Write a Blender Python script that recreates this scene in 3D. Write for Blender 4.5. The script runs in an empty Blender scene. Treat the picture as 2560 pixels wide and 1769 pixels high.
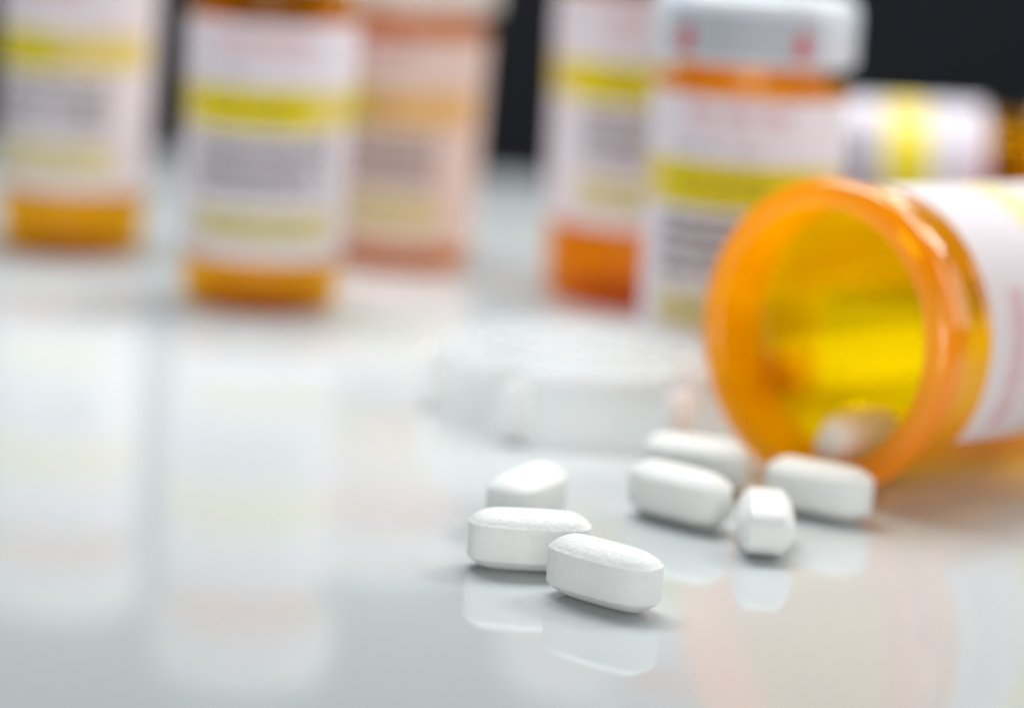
import bpy, math, random
from math import sin, cos, pi, radians
from mathutils import Vector, Matrix

S = 0.001                      # everything below is written in millimetres
sc = bpy.context.scene
col = sc.collection

# ------------------------------------------------------------------ camera
cam_d = bpy.data.cameras.new("camera")
cam = bpy.data.objects.new("camera", cam_d)
col.objects.link(cam)
cam_d.sensor_width = 36.0
cam_d.lens = 93.5
cam_d.clip_start = 0.01
cam_d.clip_end = 20.0
cam.matrix_world = Matrix.Translation((0, 0, 96 * S)) @ Matrix.Rotation(radians(79), 4, 'X') @ Matrix.Rotation(radians(4), 4, 'Z')
cam_d.dof.use_dof = True
cam_d.dof.focus_distance = 344 * S
cam_d.dof.aperture_fstop = 6.9
cam_d.dof.aperture_blades = 0
sc.camera = cam

# ------------------------------------------------------------------ world, lamps, exposure
world = bpy.data.worlds.new("World")
sc.world = world
world.use_nodes = True
bg = world.node_tree.nodes["Background"]
bg.inputs[0].default_value = (0.62, 0.80, 1.0, 1)
bg.inputs[1].default_value = 0.10
sc.view_settings.view_transform = 'Standard'
sc.view_settings.look = 'None'
sc.view_settings.exposure = 0
sc.view_settings.gamma = 1


def area(name, loc, target, sx, sy, watts, color, spread=180):
    d = bpy.data.lights.new(name, 'AREA')
    d.shape = 'RECTANGLE'
    d.size = sx * S
    d.size_y = sy * S
    d.energy = watts
    d.color = color
    d.spread = radians(spread)                  # a grid on the softbox
    o = bpy.data.objects.new(name, d)
    col.objects.link(o)
    o.location = Vector(loc) * S
    o.rotation_euler = (Vector(target) - Vector(loc)).to_track_quat('-Z', 'Y').to_euler()
    return o


area("softbox_back_right", (470, 830, 560), (40, 440, 0), 280, 170, 3.1, (1.0, 0.985, 0.96))
area("softbox_overhead", (-40, 600, 420), (-30, 505, 0), 360, 180, 0.98, (0.96, 0.985, 1.0), 95)
area("softbox_overhead_rear", (-90, 610, 330), (-60, 570, 0), 440, 160, 0.62, (0.95, 0.98, 1.0))
area("fill_front", (-60, -1100, 420), (10, 560, 30), 1500, 500, 4.9, (1.0, 0.97, 0.95))
area("fill_front_low", (-60, -1000, 130), (10, 560, 30), 1200, 240, 6.2, (1.0, 0.97, 0.95))
area("softbox_right", (560, 430, 260), (0, 520, 30), 420, 360, 1.35, (1.0, 0.985, 0.98))

sc.render.engine = 'CYCLES'
sc.cycles.max_bounces = 14
sc.cycles.diffuse_bounces = 6
sc.cycles.glossy_bounces = 6
sc.cycles.transmission_bounces = 10
sc.cycles.transparent_max_bounces = 32
sc.cycles.sample_clamp_indirect = 6
sc.cycles.use_denoising = True


# ------------------------------------------------------------------ node helpers
class NT:
    def __init__(self, name):
        self.m = bpy.data.materials.new(name)
        self.m.use_nodes = True
        self.t = self.m.node_tree
        self.t.nodes.clear()
        self.out = self.t.nodes.new('ShaderNodeOutputMaterial')

    def n(self, typ, ins=None, **kw):
        nd = self.t.nodes.new(typ)
        for k, v in kw.items():
            setattr(nd, k, v)
        for k, v in (ins or {}).items():
            s = nd.inputs[k]
            if isinstance(v, bpy.types.NodeSocket):
                self.t.links.new(v, s)
            else:
                s.default_value = v
        return nd

    def math(self, op, a, b=0.0, c=0.0):
        return self.n('ShaderNodeMath', {0: a, 1: b, 2: c}, operation=op).outputs[0]

    def mul(self, *xs):
        r = xs[0]
        for x in xs[1:]:
            r = self.math('MULTIPLY', r, x)
        return r

    def rng(self, x, lo, hi, soft=0.12):
        """1 inside lo..hi with a soft edge of print bleed"""
        a = self.n('ShaderNodeMapRange', {0: x, 1: lo - soft, 2: lo + soft, 3: 0.0, 4: 1.0}).outputs[0]
        b = self.n('ShaderNodeMapRange', {0: x, 1: hi - soft, 2: hi + soft, 3: 1.0, 4: 0.0}).outputs[0]
        return self.math('MULTIPLY', a, b)

    def mix(self, f, a, b):
        nd = self.t.nodes.new('ShaderNodeMix')
        nd.data_type = 'RGBA'
        for i, v in ((0, f), (6, a), (7, b)):
            s = nd.inputs[i]
            if isinstance(v, bpy.types.NodeSocket):
                self.t.links.new(v, s)
            else:
                s.default_value = v if i == 0 else (tuple(v) + (1,) if len(v) == 3 else v)
        return nd.outputs[2]

    def done(self, shader):
        self.t.links.new(shader, self.out.inputs[0])
        return self.m


def mat_table():
    t = NT("white_acrylic")
    tc = t.n('ShaderNodeTexCoord').outputs['Object']
    mp = t.n('ShaderNodeMapping', {0: tc}).outputs[0]
    n1 = t.n('ShaderNodeTexNoise', {'Vector': mp, 'Scale': 900.0, 'Detail': 3.0}).outputs[0]
    n2 = t.n('ShaderNodeTexNoise', {'Vector': mp, 'Scale': 60.0, 'Detail': 2.0}).outputs[0]
    ad = t.math('ADD', t.mul(n1, 0.35), n2)
    bump = t.n('ShaderNodeBump', {'Strength': 0.10, 'Distance': 0.00012, 'Height': ad}).outputs[0]
    n3 = t.n('ShaderNodeTexNoise', {'Vector': mp, 'Scale': 35.0, 'Detail': 4.0}).outputs[0]
    rough = t.n('ShaderNodeMapRange', {0: n3, 1: 0.3, 2: 0.7, 3: 0.045, 4: 0.085}).outputs[0]
    p = t.n('ShaderNodeBsdfPrincipled', {'Base Color': (0.508, 0.54, 0.545, 1), 'Roughness': rough, 'IOR': 1.5, 'Normal': bump})
    return t.done(p.outputs[0])


def mat_backdrop():
    t = NT("charcoal_backdrop_cloth")
    tc = t.n('ShaderNodeTexCoord').outputs['Object']
    n1 = t.n('ShaderNodeTexNoise', {'Vector': tc, 'Scale': 300.0, 'Detail': 4.0}).outputs[0]
    c = t.mix(n1, (0.046, 0.049, 0.057), (0.066, 0.070, 0.080))
    p = t.n('ShaderNodeBsdfPrincipled', {'Base Color': c, 'Roughness': 0.9, 'Specular IOR Level': 0.1})
    return t.done(p.outputs[0])


def mat_pill():
    t = NT("white_tablet_powder")
    tc = t.n('ShaderNodeTexCoord').outputs['Object']
    n1 = t.n('ShaderNodeTexNoise', {'Vector': tc, 'Scale': 2800.0, 'Detail': 4.0, 'Roughness': 0.6}).outputs[0]
    n2 = t.n('ShaderNodeTexNoise', {'Vector': tc, 'Scale': 1100.0, 'Detail': 2.0}).outputs[0]
    h = t.math('ADD', t.mul(n1, 0.7), t.mul(n2, 0.5))
    bump = t.n('ShaderNodeBump', {'Strength': 0.85, 'Distance': 0.00022, 'Height': h}).outputs[0]
    c = t.mix(n2, (0.77, 0.79, 0.765), (0.83, 0.845, 0.82))
    p = t.n('ShaderNodeBsdfPrincipled', {'Base Color': c, 'Roughness': 0.48, 'Normal': bump,
                                         'Subsurface Weight': 0.12, 'Subsurface Radius': (1, 0.95, 0.85), 'Subsurface Scale': 0.0008})
    return t.done(p.outputs[0])


def mat_vial(name="amber_plastic", T=(0.998, 0.87, 0.03), D=(1.0, 0.45, 0.002), scat=0.095, rough=0.05, f0=0.02):
    t = NT(name)
    tc = t.n('ShaderNodeTexCoord').outputs['Object']
    n1 = t.n('ShaderNodeTexNoise', {'Vector': tc, 'Scale': 90.0, 'Detail': 2.0}).outputs[0]
    bump = t.n('ShaderNodeBump', {'Strength': 0.05, 'Distance': 0.0006, 'Height': n1}).outputs[0]
    tr = t.n('ShaderNodeBsdfTransparent', {0: T + (1,)}).outputs[0]
    tl = t.n('ShaderNodeBsdfTranslucent', {0: D + (1,)}).outputs[0]
    df = t.n('ShaderNodeBsdfDiffuse', {0: D + (1,)}).outputs[0]
    s1 = t.n('ShaderNodeMixShader', {0: 0.35, 1: tl, 2: df}).outputs[0]
    s2 = t.n('ShaderNodeMixShader', {0: scat, 1: tr, 2: s1}).outputs[0]
    gl = t.n('ShaderNodeBsdfGlossy', {'Color': (1, 1, 1, 1), 'Roughness': rough, 'Normal': bump}).outputs[0]
    lw = t.n('ShaderNodeLayerWeight', {'Blend': 0.5, 'Normal': bump}).outputs[1]
    fr = t.math('ADD', t.mul(t.math('POWER', lw, 4.5), 0.45), f0)      # thin wall: Schlick on either face
    s3 = t.n('ShaderNodeMixShader', {0: fr, 1: s2, 2: gl}).outputs[0]
    return t.done(s3)


def mat_white_plastic(name="milky_cap_plastic", clear=0.12, glow=0.40, tone=(0.84, 0.86, 0.87)):
    t = NT(name)
    tc = t.n('ShaderNodeTexCoord').outputs['Object']
    n1 = t.n('ShaderNodeTexNoise', {'Vector': tc, 'Scale': 250.0, 'Detail': 3.0}).outputs[0]
    c = t.mix(n1, tuple(q * 0.96 for q in tone), tone)
    p = t.n('ShaderNodeBsdfPrincipled', {'Base Color': c, 'Roughness': 0.25, 'IOR': 1.5}).outputs[0]
    tl = t.n('ShaderNodeBsdfTranslucent', {0: tuple(min(q * 1.1, 0.96) for q in tone) + (1,)}).outputs[0]
    tr = t.n('ShaderNodeBsdfTransparent', {0: (0.97, 0.98, 0.98, 1)}).outputs[0]
    a = t.n('ShaderNodeMixShader', {0: glow, 1: p, 2: tl}).outputs[0]
    return t.done(t.n('ShaderNodeMixShader', {0: clear, 1: a, 2: tr}).outputs[0])


def mat_plain(name, c, rough=0.5):
    t = NT(name)
    tc = t.n('ShaderNodeTexCoord').outputs['Object']
    n1 = t.n('ShaderNodeTexNoise', {'Vector': tc, 'Scale': 800.0, 'Detail': 2.0}).outputs[0]
    c2 = tuple(x * 0.85 for x in c)
    p = t.n('ShaderNodeBsdfPrincipled', {'Base Color': t.mix(n1, c2, c), 'Roughness': rough})
    return t.done(p.outputs[0])


def mat_label(name, paper, seed=0.0, sat=(-16.0, 9.0), pale=(0.80, 0.66, 0.20), k=1.0, thru=0.22, pale_u=24.0):
    """printed paper; UV is in millimetres: u round the bottle from the middle of the print, v up from the label's foot"""
    t = NT(name)
    uv = t.n('ShaderNodeUVMap', uv_map="UVMap").outputs[0]
    sp = t.n('ShaderNodeSeparateXYZ', {0: uv})
    u = t.mul(sp.outputs[0], 1.0 / k)
    v = t.mul(sp.outputs[1], 1.0 / k)

    def words(freq, pitch, fill, thr, sd):
        row = t.math('FLOOR', t.math('DIVIDE', v, pitch))
        fr = t.math('FRACT', t.math('DIVIDE', v, pitch))
        vec = t.n('ShaderNodeCombineXYZ', {0: t.mul(u, freq), 1: t.mul(row, 7.31), 2: sd + seed}).outputs[0]
        w = t.n('ShaderNodeTexNoise', {'Vector': vec, 'Scale': 1.0, 'Detail': 1.0}).outputs[0]
        vec2 = t.n('ShaderNodeCombineXYZ', {0: t.mul(u, freq * 4.5), 1: t.mul(v, 2.3), 2: sd + seed + 5}).outputs[0]
        w2 = t.n('ShaderNodeTexNoise', {'Vector': vec2, 'Scale': 1.0, 'Detail': 0.0}).outputs[0]
        a = t.math('GREATER_THAN', w, thr)
        b = t.math('GREATER_THAN', w2, 0.40)
        return t.mul(a, b, t.math('LESS_THAN', fr, fill))

    c = tuple(paper) + (1,)
    col_ = t.mix(0.0, c, c)
    # highlight strips
    band = t.rng(v, 26.0, 34.2)
    col_ = t.mix(t.mul(band, t.rng(u, -40.0, pale_u)), col_, pale)
    col_ = t.mix(t.mul(band, t.rng(u, sat[0], sat[1], 0.5)), col_, (0.78, 0.66, 0.012))
    band2 = t.rng(v, 3.6, 10.4)
    col_ = t.mix(t.mul(band2, t.rng(u, -16.0, 16.0), 0.8), col_, (0.70, 0.62, 0.22))
    # lettering, too blurred in the photograph to be read
    black = (0.05, 0.045, 0.05)
    blk = t.mul(words(0.42, 3.3, 0.64, 0.34, 1.0), t.rng(v, 12.4, 24.6), t.rng(u, -15.5, 14.0))
    col_ = t.mix(t.mul(blk, 0.9), col_, black)
    blk = t.mul(words(0.5, 3.1, 0.5, 0.42, 9.0), t.rng(v, 27.9, 32.2), t.rng(u, -12.0, 5.0))
    col_ = t.mix(t.mul(blk, 0.55), col_, black)
    blk = t.mul(words(0.5, 2.0, 0.5, 0.45, 15.0), t.rng(v, 5.2, 8.8), t.rng(u, -12.0, 10.0))
    col_ = t.mix(t.mul(blk, 0.5), col_, black)
    blk = t.mul(words(0.5, 1.9, 0.5, 0.5, 25.0), t.rng(v, 35.6, 38.4), t.rng(u, -13.0, 3.0))
    col_ = t.mix(t.mul(blk, 0.6), col_, black)
    red = t.mul(words(0.35, 4.6, 0.7, 0.36, 31.0), t.rng(v, 39.6, 45.6), t.rng(u, -11.0, 8.0))
    col_ = t.mix(t.mul(red, 0.42), col_, (0.62, 0.10, 0.14))
    p = t.n('ShaderNodeBsdfPrincipled', {'Base Color': col_, 'Roughness': 0.7, 'Specular IOR Level': 0.25}).outputs[0]
    tl = t.n('ShaderNodeBsdfTranslucent', {0: (0.96, 0.93, 0.90, 1)}).outputs[0]
    return t.done(t.n('ShaderNodeMixShader', {0: thru, 1: p, 2: tl}).outputs[0])


M_TABLE = mat_table()
M_BACK = mat_backdrop()
M_PILL = mat_pill()
M_VIAL = mat_vial(f0=0.05)
M_THICK = mat_vial("amber_plastic_thick", T=(0.999, 0.80, 0.003), D=(1.0, 0.47, 0.001), scat=0.50, f0=0.04)
M_AMBER = mat_vial("amber_plastic_orange", T=(0.999, 0.82, 0.001), D=(1.0, 0.50, 0.001), scat=0.07, f0=0.010)
M_RUST = mat_vial("amber_plastic_deep", T=(0.999, 0.74, 0.001), D=(1.0, 0.36, 0.001), scat=0.12, f0=0.010)
M_CAP = mat_white_plastic()
M_PALE = mat_vial("amber_plastic_pale", T=(0.999, 0.87, 0.05), D=(1.0, 0.56, 0.14), scat=0.4, f0=0.02)
M_PEACH = mat_vial("amber_plastic_peach", T=(0.999, 0.82, 0.12), D=(1.0, 0.52, 0.14), scat=0.32, f0=0.02)
M_CAPGREY = mat_white_plastic("blue_grey_cap_plastic", 0.10, 0.3, (0.77, 0.82, 0.88))
M_LUG = mat_white_plastic("lug_glint_white_plastic", 0.0, 0.0, (0.95, 0.95, 0.94))  # whiter than the skirt: bright glints on the lugs put into their colour
M_LID = mat_white_plastic("clear_milky_cap_plastic", 0.76, 0.35, (0.92, 0.93, 0.93))
M_GREY = mat_plain("pale_grey_print", (0.44, 0.48, 0.53))
M_GREYLINE = mat_plain("grey_print_line", (0.40, 0.43, 0.47))
M_RED = mat_plain("red_print", (0.55, 0.10, 0.11))
M_DUST = mat_plain("white_tablet_dust", (0.9, 0.9, 0.88))
M_GRIT = mat_plain("dark_grit", (0.05, 0.05, 0.05))
PAPER = (0.80, 0.77, 0.83)
M_LABEL = mat_label("printed_label", PAPER)


# ------------------------------------------------------------------ object helpers
def mesh_obj(name, verts, faces, mat, parent=None, uvs=None, smooth=True, sharp=35):
    me = bpy.data.meshes.new(name)
    me.from_pydata([Vector(v) * S for v in verts], [], faces)
    if uvs:
        lay = me.uv_layers.new(name="UVMap")
        for l in me.loops:
            lay.data[l.index].uv = uvs[l.vertex_index]
    if smooth:
        me.shade_smooth()
        try:
            me.set_sharp_from_angle(angle=radians(sharp))
        except Exception:
            pass
    me.materials.append(mat)
    me.update()
    o = bpy.data.objects.new(name, me)
    col.objects.link(o)
    if parent:
        o.parent = parent
    return o


def lathe(profile, n=96, closed=False):
    """profile of (r, z) in mm, revolved about z"""
    verts, faces, rings = [], [], []
    for r, z in profile:
        if r < 1e-6:
            rings.append([len(verts)])
            verts.append((0, 0, z))
        else:
            rings.append(list(range(len(verts), len(verts) + n)))
            for i in range(n):
                a = 2 * pi * i / n
                verts.append((r * cos(a), r * sin(a), z))
    idx = list(range(len(rings) - 1))
    pairs = [(rings[i], rings[i + 1]) for i in idx]
    if closed:
        pairs.append((rings[-1], rings[0]))
    for A, B in pairs:
        for i in range(n):
            j = (i + 1) % n
            if len(A) == 1 and len(B) == 1:
                break
            if len(A) == 1:
                faces.append((A[0], B[j], B[i]))
            elif len(B) == 1:
                faces.append((A[i], A[j], B[0]))
            else:
                faces.append((A[i], A[j], B[j], B[i]))
    return verts, faces


def thing(name, label, cat, loc, group=None, rot=None):
    o = bpy.data.objects.new(name, None)
    o.empty_display_size = 0.01
    col.objects.link(o)
    o.location = Vector(loc) * S
    if rot:
        o.rotation_euler = rot
    tag(o, label, cat, group)
    return o


def tag(o, label=None, cat=None, group=None, kind=None):
    if label:
        o["label"] = label
    if cat:
        o["category"] = cat
    if group:
        o["group"] = group
    if kind:
        o["kind"] = kind


def patch(rf, a0, a1, z0, z1, na, nz, thick=0.1, facing=-pi / 2, ucen=0.0):
    """thin curved sheet round the z axis, r = rf(z); angles in radians measured from `facing`; with real thickness"""
    verts, faces, uvs = [], [], []
    for layer in (0, 1):
        for j in range(nz + 1):
            z = z0 + (z1 - z0) * j / nz
            r = rf(z) + (thick if layer else 0.0)
            for i in range(na + 1):
                a = a0 + (a1 - a0) * i / na
                verts.append((r * cos(facing + a), r * sin(facing + a), z))
                uvs.append(((a - ucen) * rf((z0 + z1) / 2), z - z0))
    w = na + 1
    L = w * (nz + 1)
    for j in range(nz):
        for i in range(na):
            p = j * w + i
            faces.append((L + p, L + p + 1, L + p + 1 + w, L + p + w))
            faces.append((p, p + w, p + 1 + w, p + 1))
    for i in range(na):
        faces.append((i, i + 1, L + i + 1, L + i))
        q = nz * w + i
        faces.append((q, L + q, L + q + 1, q + 1))
    for j in range(nz):
        p, q = j * w, (j + 1) * w
        faces.append((p, L + p, L + q, q))
        p, q = p + na, q + na
        faces.append((p, q, L + q, L + p))
    return verts, faces, uvs


# ------------------------------------------------------------------ the setting
v = [(-900, -400, 0), (900, -400, 0), (900, 760, 0), (-900, 760, 0), (-900, -400, -12), (900, -400, -12), (900, 760, -12), (-900, 760, -12)]
f = [(0, 1, 2, 3), (4, 7, 6, 5), (0, 4, 5, 1), (1, 5, 6, 2), (2, 6, 7, 3), (3, 7, 4, 0)]
o = mesh_obj("table_top", v, f, M_TABLE, smooth=False)
tag(o, "glossy white table top reflecting tablets and amber bottles", kind="structure")

vv, ff = [], []
NX, NZ = 60, 10
for j in range(NZ + 1):
    for i in range(NX + 1):
        x = -2500 + 5000 * i / NX
        vv.append((x, 1700 + 18 * sin(i * 1.3) + 9 * sin(i * 2.9 + j * 0.2), -700 + 3200 * j / NZ))
for j in range(NZ):
    for i in range(NX):
        p = j * (NX + 1) + i
        ff.append((p, p + 1, p + NX + 2, p + NX + 1))
o = mesh_obj("backdrop", vv, ff, M_BACK)
tag(o, "plain charcoal cloth backdrop behind the table", kind="structure")


# ------------------------------------------------------------------ tablets
def tablet_mesh(a=8.2, b=3.9, wall=4.7, dome=1.75, nexp=2.9, n=96, seed=0):
    rnd = random.Random(seed)

    def ring(sa, sb, z):
        out = []
        for i in range(n):
            t = 2 * pi * i / n
            c, s_ = cos(t), sin(t)
            out.append((math.copysign(abs(c) ** (2 / nexp), c) * sa, math.copysign(abs(s_) ** (2 / nexp), s_) * sb, z))
        return out
    rings = []
    K = 12
    hw = wall / 2
    prof = []
    for k in range(K, 0, -1):                       # underside dome, from the ridge outwards
        q = k / K
        prof.append((0.12 + q * (b - 0.12), -(hw + 0.05 + dome * (1 - (1 - q) ** 2.0) ** 0.85)))
    prof.append((0.12, -(hw + 0.04)))
    prof.append((0.03, -(hw - 0.02)))
    prof.append((0.0, -(hw - 0.14)))
    prof.append((-0.03, 0.0))
    full = prof + [(d, -z) for d, z in reversed(prof[:-1])]
    for d, z in full:
        rings.append(ring(a - d, max(b - d, 0.02), z))
    verts = [p for r in rings for p in r]
    faces = []
    for k in range(len(rings) - 1):
        for i in range(n):
            j = (i + 1) % n
            faces.append((k * n + i, k * n + j, (k + 1) * n + j, (k + 1) * n + i))
    faces.append(tuple(reversed(range(n))))
    faces.append(tuple((len(rings) - 1) * n + i for i in range(n)))
    return verts, faces


TV, TF = tablet_mesh()
T_HALF = 2.35 + 0.05 + 1.75


def tablet(loc, rz, label, rx=0.0, ry=0.0, proto=[None]):
    if proto[0] is None:
        o = mesh_obj("tablet", TV, TF, M_PILL, sharp=28)
        proto[0] = o
    else:
        o = proto[0].copy()
        col.objects.link(o)
    o.location = Vector(loc) * S
    o.rotation_euler = (Matrix.Rotation(radians(rz), 4, 'Z') @ Matrix.Rotation(radians(ry), 4, 'Y') @ Matrix.Rotation(radians(rx), 4, 'X')).to_euler()
    tag(o, label, "pill", "white tablets spilled in front of the open bottle")
    return o


tablet((13.8, 330.1, T_HALF), -38, "sharply focused white tablet nearest the camera, lying flat with grainy domed top")
tablet((4.0, 343.9, T_HALF), 4, "white tablet lying crosswise just behind the nearest sharp tablet")
tablet((3.5, 367.4, T_HALF), 63, "blurred white tablet farthest left, half hidden behind the crosswise tablet")
tablet((25.7, 375.6, T_HALF), -38, "blurred white tablet lying left of the one standing on its edge")
tablet((29.3, 396.0, T_HALF), -16, "rearmost spilled tablet on the table, behind another and left of the bottle lip")
tablet((37.2, 363.8, 3.9), 87, "white tablet standing on its narrow edge, end towards the camera", rx=90)
tablet((46.9, 384.9, T_HALF), -28, "white tablet lying right under the lip of the open amber bottle")

# ------------------------------------------------------------------ bottles
def bottle(loc, R, lab0, lab1, neck, cap_h, rotz, label, lab_mat, rot=None, cap=True, k=1.0, span=300, off=0.0, lipR=None, taper=0.93, capf=1.12, neckf=0.90, cap_mat=None, group="amber pill bottles with printed labels", plastic=None, ucen=0.0):
    """lab0..lab1: label's foot and top; neck: length of bare neck below the cap"""
    t = thing("pill_bottle", label, "pill bottle", loc, group, rot or (0, 0, radians(rotz)))
    zs = lab1 + 1.2                                   # shoulder
    top = zs + neck + (cap_h - 2 if cap else 6.0)

    def rf(z):
        return R * (taper + (1 - taper) * min(max((z - 2) / (zs - 2), 0), 1))
    nr = R * neckf
    lr = lipR or nr + 0.8
    w = 1.25
    prof = [(0, 0.9), (R * 0.76, 0.9), (R * 0.80, 0.1), (R * 0.85, 0.0), (rf(1) - 0.7, 0.25), (rf(1) - 0.15, 1.0), (rf(2), 2.0)]
    for i in range(1, 9):
        z = 2 + (zs - 2) * i / 8
        prof.append((rf(z), z))
    prof += [(R - 0.3, zs + 0.8), (nr + 0.1, zs + 1.6), (nr, zs + 2.4), (nr, top - 4.2), (nr + 0.1, top - 4.0),
             ] + [(lr - 1.5 + 1.5 * cos(radians(q)), top - 2.4 + (1.9 if q < 0 else 2.4) * sin(radians(q))) for q in (-75, -55, -35, -15, 0, 15, 35, 55, 75, 90)] + [
             (nr - w + 0.5, top), (nr - w + 0.1, top - 0.25), (nr - w, top - 0.7), (nr - w, zs + 1.0), (rf(zs) - w, zs - 1.5)]
    for i in range(7, 0, -1):
        z = 2 + (zs - 2) * i / 8
        prof.append((rf(z) - w, z))
    prof += [(rf(3) - w, 3.4), (rf(3) - w - 0.6, 2.5), (rf(3) - w - 1.8, 2.15), (0, 2.15)]
    vv, ff = lathe(prof, 96)
    body = mesh_obj("body", vv, ff, plastic or M_AMBER, t, sharp=50)
    body.data.materials.append(M_THICK)                # the bead round the mouth is thick, so it looks denser
    for p in body.data.polygons:
        if p.center.z > (top - 7.5) * S:
            p.material_index = 1
    half = radians(span) / 2
    vv, ff, uu = patch(lambda z: rf(z) + 0.12, off - half, off + half, lab0, lab1, 96, 10, 0.12, ucen=radians(ucen))
    # keep the print's zero in front
    mesh_obj("label", vv, ff, lab_mat, t, uvs=uu)
    if cap:
        c = make_cap(t, R * capf, zs + neck, cap_h, mat=cap_mat)
        return t, c
    return t, None


def make_cap(parent, Rc, z0, h, mat=None, name="cap"):
    w = 1.3
    prof = [(Rc - w, z0 + 0.2), (Rc - 0.5, z0), (Rc - 0.1, z0 + 0.35), (Rc, z0 + 1.2), (Rc - 0.1, z0 + h - 3.2), (Rc - 0.4, z0 + h - 1.9),
            (Rc - 1.0, z0 + h - 0.9), (Rc - 1.9, z0 + h - 0.25), (Rc - 3.0, z0 + h), (Rc - 4.4, z0 + h), (Rc - 4.9, z0 + h - 0.25), (Rc - 5.2, z0 + h - 0.9), (0, z0 + h - 0.9),
            (0, z0 + h - 2.3), (Rc - w - 0.8, z0 + h - 2.3), (Rc - w, z0 + h - 3.0)]
    vv, ff = lathe(prof, 128, closed=False)
    # close the skirt's foot
    n = 128
    rings0 = list(range(0, n))
    last = list(range(len(vv) - n, len(vv)))
    for i in range(n):
        j = (i + 1) % n
        ff.append((last[i], last[j], rings0[j], rings0[i]))
    return mesh_obj(name, vv, ff, mat or M_CAP, parent, sharp=50)


B1, _ = bottle((-99.0, 581.0, 0), 16.8, 14.5, 61.5, 4.5, 13, -14, "amber bottle at the far left with more bare plastic below its label", mat_label("printed_label_left", PAPER, 3.0, (-14, 2.0)))
B2, _ = bottle((-52.2, 533.0, 0), 17.0, 10.3, 57.3, 6.5, 13, 6, "amber bottle second from the left, nearest of the rear row, wide saturated yellow strip", M_LABEL)
B3, _ = bottle((-27.3, 595.0, 0), 17.0, 6.0, 51.5, 4.5, 13, -20, "pinkish labelled amber bottle half hidden behind the second from left",
               mat_label("printed_label_pink", (0.86, 0.72, 0.67), 12.0, (-14, -2.0), (0.85, 0.55, 0.20)), plastic=M_PEACH)
B4, _ = bottle((27.4, 567.0, 0), 23.2, 17.5, 65.5, 4.5, 14, -6, "wide amber bottle standing behind the one with red marks on its cap", mat_label("printed_label_wide", PAPER, 21.0, (-20, 12.0)), plastic=M_RUST)
B5, C5 = bottle((40.2, 489.0, 0), 17.8, 7.0, 53.0, 4.6, 12.6, -5, "amber bottle under white cap with grey panel and two red drop marks", mat_label("printed_label_centre", PAPER, 33.0, (-16, 14.0)), capf=1.06, neckf=0.80, plastic=M_PALE, cap_mat=M_CAPGREY)

# printed panel and the two red drop marks on that cap (sub-parts of the cap)
CR = 17.8 * 1.06
cz0 = 53.0 + 1.2 + 4.6
vv, ff, uu = patch(lambda z: CR + 0.02, radians(-46), radians(46), cz0 + 0.9, cz0 + 9.4, 40, 2, 0.12, facing=-pi / 2 - 0.1)
mesh_obj("printed_panel", vv, ff, M_GREY, C5)
for k_ in range(5):
    z = cz0 + 2.0 + k_ * 1.5
    vv, ff, uu = patch(lambda zz: CR + 0.14, radians(-22), radians(22), z, z + 0.45, 24, 1, 0.05, facing=-pi / 2 - 0.1)
    mesh_obj("printed_line", vv, ff, M_GREYLINE, C5)


def drop_mark(ac, zc, w, h, parent):
    """teardrop outline, point up, laid on the cap's side with real thickness"""
    out = []
    N = 28
    for i in range(N):
        t = 2 * pi * i / N
        x = w / 2 * sin(t) * (sin(t / 2) ** 1.3)
        z = h / 2 * cos(t)
        out.append((x, z))
    vv = []
    for rr in (CR + 0.15, CR + 0.28):
        for x, z in out:
            a = ac + x / CR
            vv.append((rr * cos(a), rr * sin(a), zc + z))
    ff = [tuple(range(N, 2 * N)), tuple(reversed(range(N)))]
    for i in range(N):
        j = (i + 1) % N
        ff.append((i, j, N + j, N + i))
    return mesh_obj("drop_mark", vv, ff, M_RED, parent, smooth=False)


drop_mark(-pi / 2 - 0.1 - radians(33), cz0 + 4.6, 4.6, 6.2, C5)
drop_mark(-pi / 2 - 0.1 + radians(33), cz0 + 4.6, 4.6, 6.2, C5)

# the bottle lying on its side in the background, neck to the right
RB = 21.2
rotm = Matrix.Translation((0, 0, 0)) @ Matrix.Rotation(radians(-2), 4, 'Z') @ Matrix.Rotation(radians(90), 4, 'Y')
B6, _ = bottle((44.0, 615.0, RB + 0.2), RB, 6.0, 59.8, 15.0, 15, 0, "capped amber bottle lying on its side in the background at the right", mat_label("printed_label_lying", (0.62, 0.59, 0.66), 41.0, (-14, 10.0), k=1.2, thru=0.2),
               rot=(rotm @ Matrix.Rotation(radians(0), 4, 'Z')).to_euler(), capf=1.25, k=1.2)

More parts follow.
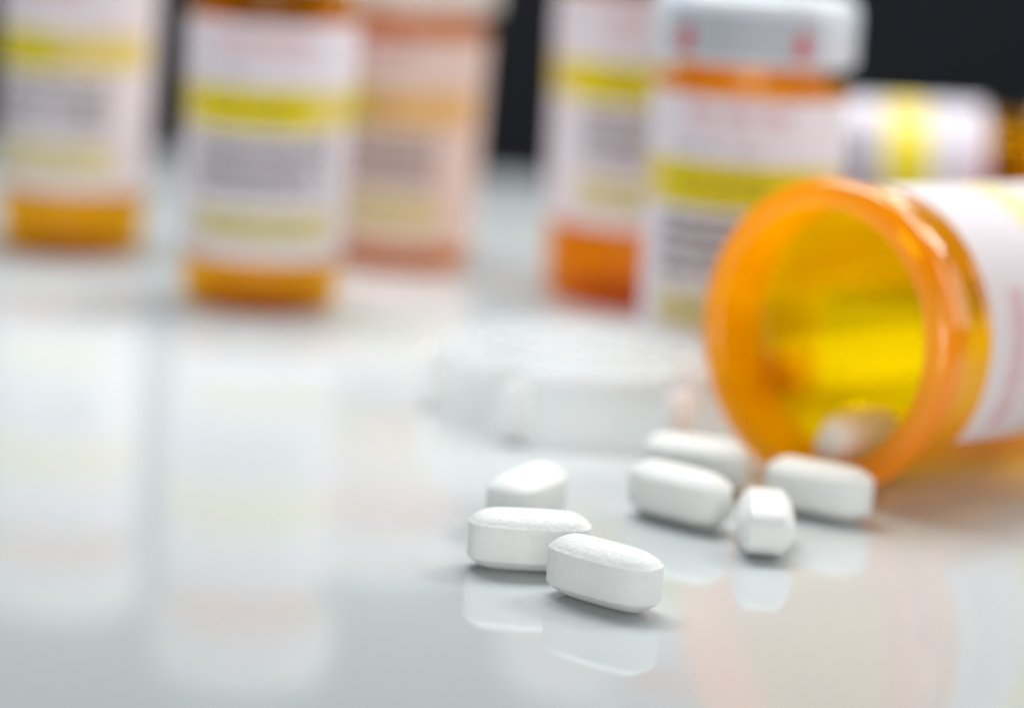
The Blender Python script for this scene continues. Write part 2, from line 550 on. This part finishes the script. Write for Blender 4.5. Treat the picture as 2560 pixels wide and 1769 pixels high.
# the open bottle lying in front, mouth towards the camera
RO = 22.7
TH = 45
H0 = 86.0
ax = Vector((sin(radians(TH)), cos(radians(TH)), -0.024)).normalized()   # rests on its lip and its heel
mouth = Vector((46.4, 400.2, 24.2))
base = mouth + ax * H0
zdir = -ax                                             # bottle's own up: from base to mouth
ydir = -(Vector((0, 0, 1)) - ax * ax.z).normalized()                              # label's facing (-y) points up
xdir = ydir.cross(zdir)
rm = Matrix((xdir, ydir, zdir)).transposed().to_4x4()
B7, _ = bottle(base, RO, 14.0, H0 - 13.3, 6.1, 0, 0, "open amber bottle lying on its side with tablets spilling from its mouth",
               mat_label("printed_label_open", (0.80, 0.80, 0.86), 55.0, (-17, 12.0), (0.80, 0.78, 0.46), pale_u=44.0, k=1.2, thru=0.38), rot=rm.to_euler(), cap=False, span=212, off=radians(-21), lipR=24.2, neckf=0.93, plastic=M_VIAL, ucen=-88, taper=0.97, k=1.2)

# the tablet still inside the mouth
pl = mouth + ax * 11.0
o = tablet((pl.x + 1.0, pl.y, 7.2), 48, "tablet still inside the mouth of the open amber bottle", rx=22)

# ------------------------------------------------------------------ the loose white cap
t = thing("bottle_cap", "loose milky white screw cap lying on the table left of the open bottle", "bottle cap", (13.0, 444.0, 0))
make_cap(t, 26.8, 0.0, 12.4, mat=M_LID, name="skirt")
for i in range(6):
    a = radians(-90 - 26 + i * 59)
    vv, ff, uu = patch(lambda z: 26.6, -0.085, 0.085, 0.5, 9.6, 6, 4, 1.3, facing=a)
    mesh_obj("lug", vv, ff, M_LUG, t, sharp=40)
vv, ff = lathe([(17.0, 11.4), (17.2, 12.2), (18.0, 12.2), (18.2, 11.4)], 96)
mesh_obj("raised_ring", vv, ff, M_CAP, t)

# ------------------------------------------------------------------ specks on the table
rnd = random.Random(5)


def specks(name, pts, mat, label):
    vv, ff = [], []
    for x, y, s_ in pts:
        b = len(vv)
        q = [(rnd.uniform(.6, 1) * s_ * cos(k * pi / 3), rnd.uniform(.6, 1) * s_ * sin(k * pi / 3)) for k in range(6)]
        for dx, dy in q:
            vv.append((x + dx, y + dy, 0.001))
        vv.append((x, y, s_ * 0.9))
        for k in range(6):
            ff.append((b + k, b + (k + 1) % 6, b + 6))
    o = mesh_obj(name, vv, ff, mat, smooth=False)
    tag(o, label, kind="stuff")
    return o


pts = [(-9.6, 337.5, 0.14), (-9.2, 334.8, 0.10), (-4.2, 334.0, 0.08), (-8.0, 331.5, 0.07)]
pts += [(rnd.uniform(-60, 75), rnd.uniform(322, 352), rnd.uniform(0.03, 0.06)) for _ in range(60)]
specks("tablet_dust", pts, M_DUST, "tiny white crumbs of tablet dust on the glossy table")
specks("dark_grit", [(67.5, 341.1, 0.10), (16.5, 326.6, 0.06), (-27.0, 340.2, 0.07)], M_GRIT, "tiny dark specks of grit on the table")
